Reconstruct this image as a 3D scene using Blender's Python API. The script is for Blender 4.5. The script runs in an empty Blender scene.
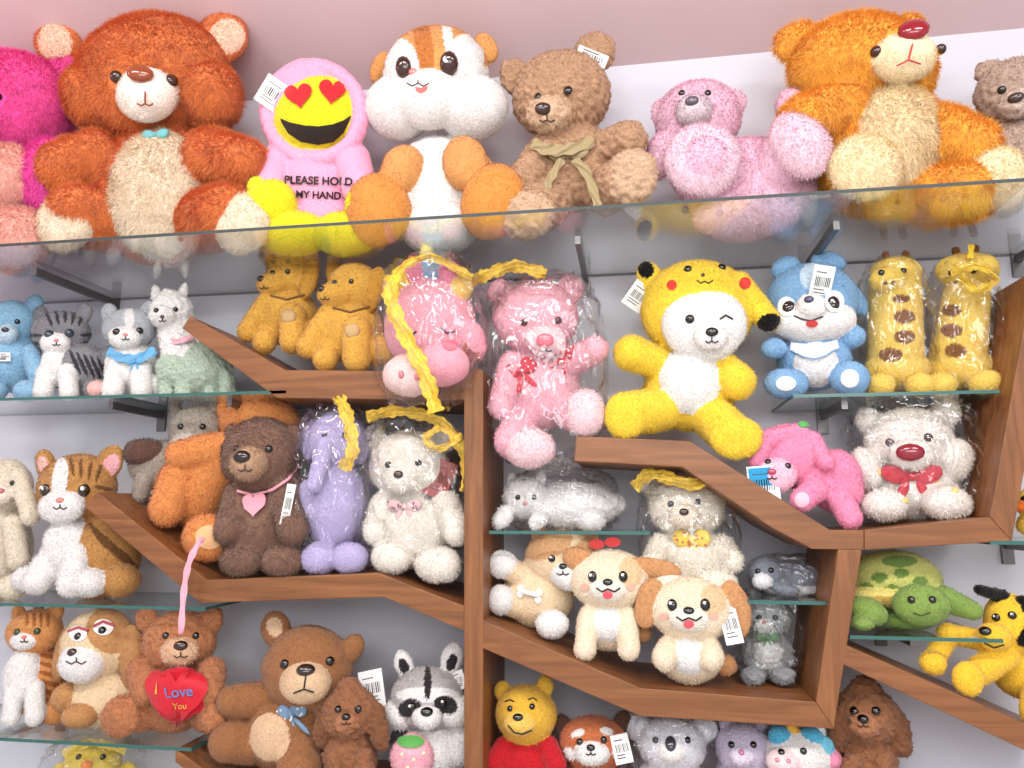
import bpy, math, random
import numpy as np
from mathutils import Vector, Matrix
from mathutils.bvhtree import BVHTree
random.seed(3); RNG=np.random.default_rng(7)
F=740.0; YAW=math.radians(9.2); PIT=math.radians(9.66)
CAM=np.array([0,-2.1,1.5])
cy,sy,cp,sp=math.cos(YAW),math.sin(YAW),math.cos(PIT),math.sin(PIT)
FWD=np.array([-sy*cp,cy*cp,sp]); RGT=np.array([cy,sy,0]); UP=np.array([sy*sp,-cy*sp,cp])
# surveyed positions: photo measurement -> wall coordinates on a plane y
def W(u,v,y):
    r=FWD+RGT*((u-512)/F)+UP*((384-v)/F)
    t=(y-CAM[1])/r[1]
    return CAM+r*t, t/F
def proj(V):
    d=V-CAM; z=d@FWD
    return 512+F*(d@RGT)/z, 384-F*(d@UP)/z, d
def lin(c):
    c=np.array(c[:3],float)/255.
    return np.where(c<=0.04045,c/12.92,((c+0.055)/1.055)**2.4)

# ---------------------------------------------------------------- materials
def newmat(n):
    m=bpy.data.materials.new(n); m.use_nodes=True
    nt=m.node_tree; b=nt.nodes['Principled BSDF']; return m,nt,b
def attrmat(n,rough,sheen,bump,bscale,var,spec=0.5,coat=0):
    m,nt,b=newmat(n)
    a=nt.nodes.new('ShaderNodeAttribute'); a.attribute_name='Col'
    tc=nt.nodes.new('ShaderNodeTexCoord')
    no=nt.nodes.new('ShaderNodeTexNoise'); no.inputs['Scale'].default_value=bscale; no.inputs['Detail'].default_value=4
    nt.links.new(tc.outputs['Object'],no.inputs['Vector'])
    mr=nt.nodes.new('ShaderNodeMapRange'); mr.inputs['From Min'].default_value=.25; mr.inputs['From Max'].default_value=.75
    mr.inputs['To Min'].default_value=1-var; mr.inputs['To Max'].default_value=1+var*.6
    nt.links.new(no.outputs['Fac'],mr.inputs['Value'])
    vm=nt.nodes.new('ShaderNodeVectorMath'); vm.operation='SCALE'
    nt.links.new(a.outputs['Color'],vm.inputs[0]); nt.links.new(mr.outputs['Result'],vm.inputs['Scale'])
    nt.links.new(vm.outputs['Vector'],b.inputs['Base Color'])
    b.inputs['Roughness'].default_value=rough
    b.inputs['Specular IOR Level'].default_value=spec
    b.inputs['Sheen Weight'].default_value=sheen; b.inputs['Sheen Roughness'].default_value=.5
    b.inputs['Coat Weight'].default_value=coat
    if bump:
        bp=nt.nodes.new('ShaderNodeBump'); bp.inputs['Strength'].default_value=bump; bp.inputs['Distance'].default_value=.005
        nt.links.new(no.outputs['Fac'],bp.inputs['Height']); nt.links.new(bp.outputs['Normal'],b.inputs['Normal'])
    return m
M_PL=attrmat('plush_fur',.95,.2,.7,190,.2,.15)
M_GL=attrmat('glossy_plastic',.12,0,0,40,.05,.6,.4)
M_FA=attrmat('satin_fabric',.5,.2,.2,180,.1,.3)
def facing(nt,lo,hi,pw):
    lw=nt.nodes.new('ShaderNodeLayerWeight'); lw.inputs['Blend'].default_value=.5
    p=nt.nodes.new('ShaderNodeMath'); p.operation='POWER'; p.inputs[1].default_value=pw
    mr=nt.nodes.new('ShaderNodeMapRange'); mr.inputs['To Min'].default_value=lo; mr.inputs['To Max'].default_value=hi
    nt.links.new(lw.outputs['Facing'],p.inputs[0]); nt.links.new(p.outputs[0],mr.inputs['Value']); return lw,mr
def plastic():
    m=bpy.data.materials.new('clear_plastic_wrap'); m.use_nodes=True; nt=m.node_tree; nt.nodes.clear()
    o=nt.nodes.new('ShaderNodeOutputMaterial'); mx=nt.nodes.new('ShaderNodeMixShader')
    tr=nt.nodes.new('ShaderNodeBsdfTransparent'); tr.inputs['Color'].default_value=(.985,.985,.985,1)
    g=nt.nodes.new('ShaderNodeBsdfGlossy'); g.inputs['Roughness'].default_value=.09; g.inputs['Color'].default_value=(1,1,1,1)
    tc=nt.nodes.new('ShaderNodeTexCoord'); mp=nt.nodes.new('ShaderNodeMapping'); mp.inputs['Scale'].default_value=(26,26,13)
    no=nt.nodes.new('ShaderNodeTexNoise'); no.inputs['Scale'].default_value=1; no.inputs['Detail'].default_value=5; no.inputs['Distortion'].default_value=1.2
    no.noise_type='RIDGED_MULTIFRACTAL'
    bp=nt.nodes.new('ShaderNodeBump'); bp.inputs['Strength'].default_value=1; bp.inputs['Distance'].default_value=.016
    lw,mr=facing(nt,.06,.5,2.4)
    L=nt.links.new
    L(tc.outputs['Object'],mp.inputs['Vector']); L(mp.outputs['Vector'],no.inputs['Vector']); L(no.outputs['Fac'],bp.inputs['Height'])
    L(bp.outputs['Normal'],g.inputs['Normal']); L(bp.outputs['Normal'],lw.inputs['Normal'])
    L(mr.outputs['Result'],mx.inputs['Fac'])
    L(tr.outputs[0],mx.inputs[1]); L(g.outputs[0],mx.inputs[2]); L(mx.outputs[0],o.inputs['Surface'])
    return m
M_WR=plastic()
def gauze():
    m,nt,b=newmat('yellow_gauze_ribbon')
    a=nt.nodes.new('ShaderNodeAttribute'); a.attribute_name='Col'; nt.links.new(a.outputs['Color'],b.inputs['Base Color'])
    b.inputs['Roughness'].default_value=.45; b.inputs['Sheen Weight'].default_value=.3
    tc=nt.nodes.new('ShaderNodeTexCoord'); no=nt.nodes.new('ShaderNodeTexNoise'); no.inputs['Scale'].default_value=90
    nt.links.new(tc.outputs['Object'],no.inputs['Vector'])
    mr=nt.nodes.new('ShaderNodeMapRange'); mr.inputs['From Min'].default_value=.35; mr.inputs['From Max'].default_value=.65; mr.inputs['To Min'].default_value=.65; mr.inputs['To Max'].default_value=1
    nt.links.new(no.outputs['Fac'],mr.inputs['Value']); nt.links.new(mr.outputs['Result'],b.inputs['Alpha']); return m
M_GZ=gauze()
def glassmat():
    m=bpy.data.materials.new('shelf_glass'); m.use_nodes=True; nt=m.node_tree; nt.nodes.clear()
    o=nt.nodes.new('ShaderNodeOutputMaterial'); mx=nt.nodes.new('ShaderNodeMixShader')
    tr=nt.nodes.new('ShaderNodeBsdfTransparent'); tr.inputs['Color'].default_value=(.92,.945,.935,1)
    g=nt.nodes.new('ShaderNodeBsdfGlossy'); g.inputs['Roughness'].default_value=.02; g.inputs['Color'].default_value=(.95,.95,.95,1)
    lw,fr=facing(nt,.05,.95,4.0)
    L=nt.links.new; L(fr.outputs[0],mx.inputs['Fac']); L(tr.outputs[0],mx.inputs[1]); L(g.outputs[0],mx.inputs[2]); L(mx.outputs[0],o.inputs['Surface'])
    return m
M_GLS=glassmat()
def simple(n,c,rough=.5,metal=0,noise=0,ns=5):
    m,nt,b=newmat(n); l=lin(c); b.inputs['Roughness'].default_value=rough; b.inputs['Metallic'].default_value=metal
    b.inputs['Base Color'].default_value=(*l,1)
    if noise:
        no=nt.nodes.new('ShaderNodeTexNoise'); no.inputs['Scale'].default_value=ns; no.inputs['Detail'].default_value=3
        tc=nt.nodes.new('ShaderNodeTexCoord'); nt.links.new(tc.outputs['Object'],no.inputs['Vector'])
        cr=nt.nodes.new('ShaderNodeValToRGB'); cr.color_ramp.elements[0].position=.3; cr.color_ramp.elements[1].position=.7
        cr.color_ramp.elements[0].color=(*(l*(1-noise)),1); cr.color_ramp.elements[1].color=(*np.minimum(l*(1+noise),1),1)
        nt.links.new(no.outputs['Fac'],cr.inputs['Fac']); nt.links.new(cr.outputs['Color'],b.inputs['Base Color'])
    return m
M_EDGE=simple('glass_edge_green',(58,104,98),.25)
M_EDGED=simple('glass_edge_dark',(48,58,58),.5)
M_METAL=simple('bracket_metal',(120,116,116),.35,.8)
M_WALL=simple('wall_paint',(212,213,222),.75,0,.03,3)
M_CEIL=simple('ceiling_paint',(204,178,180),.8,0,.04,2)
M_FLOOR=simple('floor_tile',(200,196,192),.4,0,.08,4)
def wood(n,sc):
    m,nt,b=newmat(n); tc=nt.nodes.new('ShaderNodeTexCoord'); mp=nt.nodes.new('ShaderNodeMapping'); mp.inputs['Scale'].default_value=sc
    no=nt.nodes.new('ShaderNodeTexNoise'); no.inputs['Scale'].default_value=1; no.inputs['Detail'].default_value=8; no.inputs['Distortion'].default_value=.6
    cr=nt.nodes.new('ShaderNodeValToRGB'); e=cr.color_ramp.elements
    e[0].position=.25; e[0].color=(*lin((108,66,36)),1); e[1].position=.78; e[1].color=(*lin((156,102,60)),1)
    x=e.new(.5); x.color=(*lin((133,84,47)),1)
    L=nt.links.new; L(tc.outputs['Object'],mp.inputs['Vector']); L(mp.outputs['Vector'],no.inputs['Vector']); L(no.outputs['Fac'],cr.inputs['Fac']); L(cr.outputs['Color'],b.inputs['Base Color'])
    b.inputs['Roughness'].default_value=.42
    bp=nt.nodes.new('ShaderNodeBump'); bp.inputs['Strength'].default_value=.12; bp.inputs['Distance'].default_value=.002; L(no.outputs['Fac'],bp.inputs['Height']); L(bp.outputs['Normal'],b.inputs['Normal'])
    return m
M_WH=wood('walnut_along',(4,60,60)); M_WV=wood('walnut_upright',(60,60,4))

# ---------------------------------------------------------------- mesh helpers
SC=bpy.context.scene.collection
def mkobj(name,V,Tr,mats,C=None,Mi=None,smooth=None):
    me=bpy.data.meshes.new(name); n=len(V); nt=len(Tr)
    me.vertices.add(n); me.vertices.foreach_set('co',np.ascontiguousarray(V,dtype=np.float32).ravel())
    me.loops.add(nt*3); me.loops.foreach_set('vertex_index',np.ascontiguousarray(Tr,dtype=np.int32).ravel())
    me.polygons.add(nt); me.polygons.foreach_set('loop_start',np.arange(nt,dtype=np.int32)*3)
    for m in mats: me.materials.append(m)
    if Mi is not None: me.polygons.foreach_set('material_index',np.ascontiguousarray(Mi,dtype=np.int32))
    if smooth is not None: me.polygons.foreach_set('use_smooth',np.ascontiguousarray(smooth,dtype=bool))
    me.update(calc_edges=True)
    if C is not None:
        a=me.color_attributes.new('Col','FLOAT_COLOR','POINT')
        cc=np.ones((n,4),np.float32); cc[:,:3]=C; a.data.foreach_set('color',cc.ravel())
    me.validate()
    o=bpy.data.objects.new(name,me); return o
import bmesh
def ico(sub):
    bm=bmesh.new(); bmesh.ops.create_icosphere(bm,subdivisions=sub,radius=1)
    V=np.array([v.co[:] for v in bm.verts]); Fc=np.array([[v.index for v in f.verts] for f in bm.faces]); bm.free(); return V,Fc
IV,IF=ico(3); JV,JF=ico(2); BV,BF=ico(5)
_K=RNG.normal(size=(12,3)); _P=RNG.uniform(0,6.28,12)
def vn(p,f,o=0):
    r=0
    for i in range(0,12,2):
        k=np.roll(_K,o,axis=0)
        r=r+np.sin(p@(k[i]*f)+_P[i]+o)*np.sin(p@(k[i+1]*f)+_P[i+1])
    return r/3.0
def nrm(a): return a/np.maximum(np.linalg.norm(a,axis=-1,keepdims=True),1e-9)
def rotY(deg):
    a=math.radians(deg); c,s=math.cos(a),math.sin(a)
    return np.array([[c,0,s],[0,1,0],[-s,0,c]])
def box(name,x0,x1,y0,y1,z0,z1,mat):
    V=np.array([[x,y,z] for x in(x0,x1) for y in(y0,y1) for z in(z0,z1)],float)
    me=bpy.data.meshes.new(name); me.from_pydata(V.tolist(),[],[(0,1,3,2),(4,6,7,5),(0,4,5,1),(2,3,7,6),(0,2,6,4),(1,5,7,3)])
    me.materials.append(mat); o=bpy.data.objects.new(name,me); SC.objects.link(o); return o

# ---------------------------------------------------------------- room
ZC=W(512,76,0)[0][2]; ZT=ZC+.42
box('wall_back',-3.2,3.2,0,.1,0,ZT,M_WALL)
box('wall_left',-3.3,-3.2,-3.6,.1,0,ZT,M_WALL)
box('wall_right',3.2,3.3,-3.6,.1,0,ZT,M_WALL)
box('ceiling',-3.3,3.3,-3.6,.1,ZT,ZT+.1,M_CEIL)
box('floor',-3.3,3.3,-3.6,.1,-.1,0,M_FLOOR)
box('baseboard_back',-3.2,3.2,-.015,0,0,.1,M_WH)
# sloping cove between the back wall and the ceiling
me=bpy.data.meshes.new('trim_1'); me.from_pydata([(-3.2,0,ZC),(3.2,0,ZC),(3.2,-.62,ZT),(-3.2,-.62,ZT),(-3.2,0,ZT),(3.2,0,ZT)],[],[(0,1,2,3),(0,3,4),(1,5,2)])
me.materials.append(M_CEIL); SC.objects.link(bpy.data.objects.new('trim_1',me))

# ---------------------------------------------------------------- shelves
FY=-.30; SH={}
def glass(key,u0,u1,uv,v,fy=FY,brk=()):
    z=W(uv,v,fy)[0][2]; x0=W(u0,v,fy)[0][0]; x1=W(u1,v,fy)[0][0]; th=.008
    V=np.array([[x,y,zz] for x in(x0,x1) for y in(fy,-.001) for zz in(z-th,z)],float)
    me=bpy.data.meshes.new('glass_shelf'); me.from_pydata(V.tolist(),[],[(0,1,3,2),(4,6,7,5),(0,4,5,1),(2,3,7,6),(0,2,6,4),(1,5,7,3)])
    me.materials.append(M_GLS); me.materials.append(M_EDGED if key=='top' else M_EDGE)
    for i in (0,1,2,3): me.polygons[i].material_index=1
    root=bpy.data.objects.new('glass_shelf',me); SC.objects.link(root)
    SH[key]=(np.array([x0,x1]),np.array([z,z]),fy)
    for i,bu in enumerate(brk):
        bx=W(bu,v,0)[0][0]; L=min(.34,abs(fy)*.8)
        b=box('bracket_%d'%i,bx-.007,bx+.007,-L,-.001,z-th-.022,z-th-.0005,M_METAL); b.parent=root
        b=box('plate_%d'%i,bx-.014,bx+.014,-.01,-.0005,z-th-.06,z-th-.0005,M_METAL); b.parent=root
glass('top',-160,1180,512,211,-.50,(-30,125,585,800,1010))
glass('L1',-120,286,150,394,FY,(165,272))
glass('L2',-120,205,100,605,FY,(40,))
glass('L3',-120,192,100,743,FY,(60,))
glass('L4',-120,192,100,832,FY,(60,))
glass('C1',489,650,570,531,-.28,())
glass('C2',640,826,740,600,-.27,())
glass('R1',793,1000,900,392,-.28,(820,))
glass('R2',850,1003,920,637,FY,(880,))
glass('R3',990,1150,1010,541,FY,(1005,))
SV=[];SFc=[];SM=[]
def beam(key,top,bot,mi=0,fy=FY):
    n=len(top); b0=len(SV)
    for k in range(n):
        for (u,v) in (top[k],bot[k]):
            p=W(u,v,fy)[0]; SV.append((p[0],fy,p[2])); SV.append((p[0],-.0015,p[2]))
    q=lambda k,i:b0+4*k+i # 0 top front,1 top back,2 bot front,3 bot back
    for k in range(n-1):
        for f in ((q(k,0),q(k,2),q(k+1,2),q(k+1,0)),(q(k,0),q(k+1,0),q(k+1,1),q(k,1)),(q(k,2),q(k,3),q(k+1,3),q(k+1,2)),(q(k,1),q(k+1,1),q(k+1,3),q(k,3))):
            SFc.append(f); SM.append(mi)
    SFc.append((q(0,0),q(0,1),q(0,3),q(0,2))); SM.append(mi)
    k=n-1; SFc.append((q(k,0),q(k,2),q(k,3),q(k,1))); SM.append(mi)
    if key:
        xs=np.array([W(u,v,fy)[0][0] for u,v in top]); zs=np.array([W(u,v,fy)[0][2] for u,v in top]); SH[key]=(xs,zs,fy)
beam('A',[(97,492),(207,580),(378,573),(464,606)],[(84,506),(200,603),(384,597),(464,631)])
beam('B',[(190,316),(285,370),(465,371)],[(182,328),(277,398),(465,400)])
beam('D',[(576,436),(690,441),(790,505),(830,530),(864,530)],[(574,461),(682,467),(772,528),(812,549),(864,550)])
beam('E',[(482,620),(640,688),(816,702)],[(482,648),(640,716),(834,729)])
beam('D2',[(864.5,530),(990,517)],[(864.5,550),(1012,541)])
beam('F',[(846,645),(1100,757)],[(842,664),(1100,786)])
beam('G',[(175,749),(236,792),(465,812)],[(175,762),(236,812),(465,832)])
beam('H',[(483,818),(960,826)],[(483,840),(960,848)])
beam(None,[(464,366),(464,860)],[(483,370),(483,860)],1)
beam(None,[(838,549.5),(816,702)],[(862,550),(834,729)],1)
beam(None,[(990,517),(1034,270)],[(1012,541),(1062,262)],1)
me=bpy.data.meshes.new('zigzag_wood_shelf'); me.from_pydata(SV,[],SFc); me.materials.append(M_WH); me.materials.append(M_WV)
me.polygons.foreach_set('material_index',SM)
bm=bmesh.new(); bm.from_mesh(me); bmesh.ops.recalc_face_normals(bm,faces=bm.faces); bm.to_mesh(me); bm.free()
so=bpy.data.objects.new('zigzag_wood_shelf',me); SC.objects.link(so)
bv=so.modifiers.new('bevel','BEVEL'); bv.width=.002; bv.segments=2; bv.limit_method='ANGLE'

# ---------------------------------------------------------------- plush toolkit
OUT=[]
class T:
    def __init__(s,name,sh,y,fur=3,dens=.46,fw=.85,vox=1.7,curl=0,sm=3,off=(0,0)):
        s.name=name;s.sh=sh;s.y=y;s.fur=fur if fur>5 else fur*.8;s.dens=dens;s.fw=fw;s.vox=vox;s.curl=curl;s.sm=sm
        s.s0=(y-CAM[1])/F; s.P=[];s.g=0;s.keep=[];s.nofur=set();s.fl={};s.X=[];s.off=off
    def E(s,u,v,rx,rz,c,dy=0,ry=None,rot=0,g=None):
        if ry is None: ry=min(rx,rz)*.9
        y=s.y+dy*s.s0; p,k=W(u+s.off[0],v+s.off[1],y)
        if g is None: g=s.g; s.g+=1
        s.P.append((p,np.array([rx,ry,rz])*k,rotY(rot),lin(c),g)); return g
    def L(s,u1,v1,r1,u2,v2,r2,c,d1=0,d2=None):
        if d2 is None:d2=d1
        d=math.sqrt((u2-u1)**2+(v2-v1)**2+(d2-d1)**2); n=max(2,int(d/(min(r1,r2)*.4))+1); g=s.g; s.g+=1
        for i in range(n+1):
            t=i/n; r=r1+(r2-r1)*t; s.E(u1+(u2-u1)*t,v1+(v2-v1)*t,r,r,c,d1+(d2-d1)*t,r,0,g)
        return g
    def build(s):
        V=[];Fc=[];b=0
        for p,r,R,c,g in s.P:
            V.append((IV*r)@R.T+p); Fc.append(IF+b); b+=len(IV)
        o=mkobj('tmp',np.vstack(V),np.vstack(Fc),[]); SC.objects.link(o)
        m=o.modifiers.new('r','REMESH'); m.mode='VOXEL'; m.voxel_size=s.vox*s.s0
        m2=o.modifiers.new('s','SMOOTH'); m2.iterations=s.sm; m2.factor=.5
        dg=bpy.context.evaluated_depsgraph_get(); e=o.evaluated_get(dg); me=e.to_mesh()
        n=len(me.vertices); A=np.empty(n*3,np.float32); me.vertices.foreach_get('co',A); s.V=A.reshape(-1,3).astype(float)
        me.vertices.foreach_get('normal',A); s.N=A.reshape(-1,3).astype(float)
        me.calc_loop_triangles(); k=len(me.loop_triangles); B=np.empty(k*3,np.int32); me.loop_triangles.foreach_get('vertices',B); s.F=B.reshape(-1,3)
        e.to_mesh_clear(); md=o.data; bpy.data.objects.remove(o); bpy.data.meshes.remove(md)
        D=np.empty((len(s.P),n))
        for i,(p,r,R,c,g) in enumerate(s.P):
            q=(s.V-p)@R; k=np.linalg.norm(q/r,axis=1); D[i]=k*(k-1)/np.maximum(np.linalg.norm(q/r/r,axis=1),1e-9)
        j=D.argmin(0); s.lab=np.array([x[4] for x in s.P])[j]; s.C=np.array([x[3] for x in s.P])[j]
        # gentle stuffing lumps, plus curls where asked
        s.V=s.V+s.N*(vn(s.V,38,2)*.7*s.s0)[:,None]
        if s.curl: s.V=s.V+s.N*(vn(s.V,s.curl[0])*s.curl[1]*s.s0)[:,None]
        s.bvh=BVHTree.FromPolygons(s.V.tolist(),s.F.tolist())
        s.pu,s.pv,d=proj(s.V); s.pu-=s.off[0]; s.pv-=s.off[1]; s.front=(s.N*(-d)).sum(1)>0
        return s
    def Pt(s,u,v,rx,rz,c,rot=0,only=None,allside=False):
        a=math.radians(rot); x=s.pu-u; z=-(s.pv-v)
        X=x*math.cos(a)-z*math.sin(a); Z=x*math.sin(a)+z*math.cos(a)
        m=((X/rx)**2+(Z/rz)**2<1)
        if not allside: m&=s.front
        if only is not None: m&=np.isin(s.lab,only)
        s.C[m]=lin(c)
    def hit(s,u,v):
        r=nrm(FWD+RGT*((u+s.off[0]-512)/F)+UP*((384-v-s.off[1])/F))
        h=s.bvh.ray_cast(Vector(CAM),Vector(r))
        if h[0] is None:
            p=W(u+s.off[0],v+s.off[1],s.y)[0]; return p,-r
        n=np.array(h[1]); 
        if n@r>0:n=-n
        return np.array(h[0]),n
    def add(s,V,Fc,c,m,smooth=True): s.X.append((np.asarray(V,float),np.asarray(Fc,int),np.broadcast_to(lin(c),(len(V),3)),m,smooth))
    def B(s,u,v,rx,c=(15,12,12),rz=None,flat=.6,mat=1,rot=0,out=.25,keep=None):
        if keep is None: keep=1.15 if s.fur<5 else 1.7
        if s.fur>5: out=.6
        rz=rz or rx; p,n=s.hit(u,v); n=nrm(n*.6+nrm(CAM-p)*.4); ax=nrm(np.cross([0,0,1.],n)); az=np.cross(n,ax)
        ax=ax*(1 if ax@RGT>0 else -1); R0=rotY(rot); k=s.s0; fl=min(rx,rz)*flat
        q=(JV*np.array([rx,fl,rz]))@R0.T
        V=p+n*(out*fl*k)+ (q[:,:1]*ax-q[:,1:2]*n+q[:,2:]*az)*k
        s.add(V,JF,c,mat); s.keep.append((p,max(rx,rz)*k*keep))
    def grid(s,rows,c,off=1.2,mat=2):
        n=len(rows);m=len(rows[0]);V=[];Fc=[]
        for r in rows:
            for (u,v) in r:
                p,nn=s.hit(u,v); V.append(p+nrm(nn*.5+nrm(CAM-p)*.5)*off*s.s0)
        for i in range(n-1):
            for j in range(m-1):
                a=i*m+j; Fc+=[(a,a+1,a+m+1),(a,a+m+1,a+m)]
        s.add(V,Fc,c,mat)
        V=np.array(V)
        for q in V[::max(1,len(V)//40)]: s.keep.append((q,2.5*s.s0+off*s.s0))
    def poly(s,pts,c,off=1.2,mat=2):
        cu=sum(p[0] for p in pts)/len(pts); cv=sum(p[1] for p in pts)/len(pts)
        pts=list(pts)+[pts[0]]
        s.grid([[(cu+(u-cu)*t,cv+(v-cv)*t) for u,v in pts] for t in (0.001,.33,.66,1)],c,off,mat)
    def El(s,u,v,rx,rz,c,rot=0,off=1.2,mat=2):
        a=math.radians(rot); L=[]
        for i in range(20):
            t=i/20*6.2832; x=rx*math.cos(t); y=rz*math.sin(t); L.append((u+x*math.cos(a)-y*math.sin(a),v+x*math.sin(a)+y*math.cos(a)))
        s.poly(L,c,off,mat)
    def heart(s,u,v,w,c,rot=0,off=1.4,mat=2):
        a=math.radians(rot); L=[]
        for i in range(30):
            t=i/30*6.2832; x=16*math.sin(t)**3*w/32; y=-(13*math.cos(t)-5*math.cos(2*t)-2*math.cos(3*t)-math.cos(4*t))*w/32
            L.append((u+x*math.cos(a)-y*math.sin(a),v+x*math.sin(a)+y*math.cos(a)))
        s.poly(L,c,off,mat)
    def tube(s,P,r,c,mat=2):
        P=np.array(P); n=len(P); d=nrm(np.gradient(P,axis=0)); a=nrm(np.cross(d,[.13,.9,.2])); b=np.cross(d,a); V=[];Fc=[]
        for i in range(n):
            for k in range(6):
                t=k*1.0472; V.append(P[i]+(a[i]*math.cos(t)+b[i]*math.sin(t))*r)
        for i in range(n-1):
            for k in range(6):
                q=i*6+k; w=i*6+(k+1)%6; Fc+=[(q,w,w+6),(q,w+6,q+6)]
        s.add(V,Fc,c,mat)
    def Ln(s,pts,w=1.2,c=(30,20,20),off=.8,mat=2):
        P=[]
        if s.fur>5: off+=2; w*=1.5
        for (a,b),(e,f) in zip(pts[:-1],pts[1:]):
            n=max(2,int(math.hypot(e-a,f-b)/2))
            for i in range(n): P.append((a+(e-a)*i/n,b+(f-b)*i/n))
        P.append(pts[-1]); Q=[]
        for u,v in P:
            p,nn=s.hit(u,v); Q.append(p+nrm(CAM-p)*off*s.s0)
        for q in Q: s.keep.append((q,(2.2 if s.fur<5 else 4)*s.s0))
        s.tube(Q,w*.5*s.s0,c,mat)
    def mouth(s,u,v,w,h=4,c=(60,35,30),th=1.3):
        s.Ln([(u,v),(u,v+h)],th,c)
        s.Ln([(u,v+h),(u-w*.25,v+h+w*.14),(u-w*.5,v+h)],th,c); s.Ln([(u,v+h),(u+w*.25,v+h+w*.14),(u+w*.5,v+h)],th,c)
    def eyes(s,L,c=(15,12,12),glint=False):
        for e in L:
            s.B(e[0],e[1],e[2],c,e[3] if len(e)>3 else None)
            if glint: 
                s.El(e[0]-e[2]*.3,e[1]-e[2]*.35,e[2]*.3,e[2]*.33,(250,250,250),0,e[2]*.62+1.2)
    def bow(s,u,v,w,h,c,rot=0,tails=True,dots=None):
        p,n=s.hit(u,v); p=p+nrm(CAM-p)*3*s.s0; k=s.s0; R0=rotY(rot)
        def el(x,z,rx,rz,ry,r,cc):
            q=(JV*np.array([rx,ry,rz]))@rotY(r).T+np.array([x,0,z]); s.add(p+(q@R0.T)*k,JF,cc,2)
        el(-w*.27,h*.08,w*.25,h*.42,3,20,c); el(w*.27,h*.08,w*.25,h*.42,3,-20,c); el(0,0,w*.09,h*.22,4.5,0,c)
        if tails: el(-w*.16,-h*.6,w*.08,h*.5,2,25,c); el(w*.16,-h*.6,w*.08,h*.5,2,-25,c)
        if dots:
            for i in range(14):
                x=random.uniform(-.45,.45)*w; z=random.uniform(-.25,.35)*h
                q=JV*np.array([1.1,.6,1.1])+np.array([x,-3.4+abs(x)/w*2.5,z]); s.add(p+(q@R0.T)*k,JF,dots,2)
        s.keep.append((p,h*.4*k))
    def tag(s,u,v,w,h,rot=0,c=(240,240,238),c2=None,dist=5):
        p,n=s.hit(u,v); f=nrm(CAM-p); p=p+f*dist*s.s0; k=s.s0; a=math.radians(rot)
        X=nrm(RGT*math.cos(a)-UP*math.sin(a)); Z=np.cross(f,X); Z=Z*(1 if Z@UP>0 else -1)
        def bx(x0,x1,z0,z1,d,t,cc):
            V=[p+(X*x+Z*z+f*y)*k for x in(x0,x1) for y in(d-t,d) for z in(z0,z1)]
            Q=[(0,1,3,2),(4,6,7,5),(0,4,5,1),(2,3,7,6),(0,2,6,4),(1,5,7,3)]; s.add(V,[t for q in Q for t in((q[0],q[1],q[2]),(q[0],q[2],q[3]))],cc,2,False)
        bx(-w/2,w/2,-h/2,h/2,0,.5,c)
        if c2: bx(-w*.45,w*.45,0,h*.45,.15,.1,c2)
        for i in range(9):
            x=-w*.32+i*w*.08; bx(x,x+w*random.choice([.02,.04]),-h*.12,h*.16,.2,.1,(30,30,30))
        for z in (-.22,-.32,.28): bx(-w*.34,w*random.uniform(.1,.34),h*z,h*z+.9,.2,.1,(70,70,75))
        s.keep.append((p,min(w,h)*.5*k))
    def rib(s,pts,w,c,wave=2,mat=2,ruf=0):
        P=[]; L=[pts[0]]+list(pts)+[pts[-1]]
        for i in range(1,len(L)-2):
            a,b,d,e=[np.array(x,float) for x in L[i-1:i+3]]
            for t in np.linspace(0,1,20,endpoint=False): P.append(.5*((2*b)+(-a+d)*t+(2*a-5*b+4*d-e)*t*t+(-a+3*b-3*d+e)*t**3))
        P.append(np.array(pts[-1],float)); n=len(P); V=[];Fc=[]
        P=np.array(P); D=nrm(np.gradient(P[:,:2],axis=0)); m=11
        if ruf: mat=4
        for i in range(n):
            for j in range(m):
                e=(j/(m-1)-.5); t=e*w*(1+.16*math.sin(i*.5)+(.12*math.sin(i*1.3) if ruf else 0)); wv=wave*math.sin(i*.25+j*.6)+ruf*math.sin(j*1.9+i*.35)*1.3+(ruf*e*w*.5*math.sin(i*.22))
                uu=P[i,0]-D[i,1]*t; vv=P[i,1]+D[i,0]*t; V.append(W(uu,vv,s.y+(P[i,2]+wv)*s.s0)[0])
        for i in range(n-1):
            for j in range(m-1):
                a=i*m+j; Fc+=[(a,a+1,a+m+1),(a,a+m+1,a+m)]
        s.add(V,Fc,c,mat)
    def bag(s,u,v,rx,rz,ry=None,dy=0,top=0):
        ry=ry or rx*.8; y=s.y+dy*s.s0; p,k=W(u,v,y)
        N=BV; q=np.sign(N)*np.abs(N)**.72
        amp=.05*(1+.5*vn(N,3,1)); q=q*(1+(np.abs(vn(N,6,2))*-1.6+np.abs(vn(N,13,4))*-.9+.55)[:,None]*amp[:,None]*2)
        V=p+q*np.array([rx,ry,rz])*k
        V[:,1]=np.minimum(V[:,1],-.004)
        if s.sh in SH:
            sh=SH[s.sh]; m=V[:,1]>sh[2]-.002; V[m,2]=np.maximum(V[m,2],np.interp(V[m,0],sh[0],sh[1])+.002)
        s.X.append((V,BF,np.ones((len(V),3)),3,True))
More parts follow.
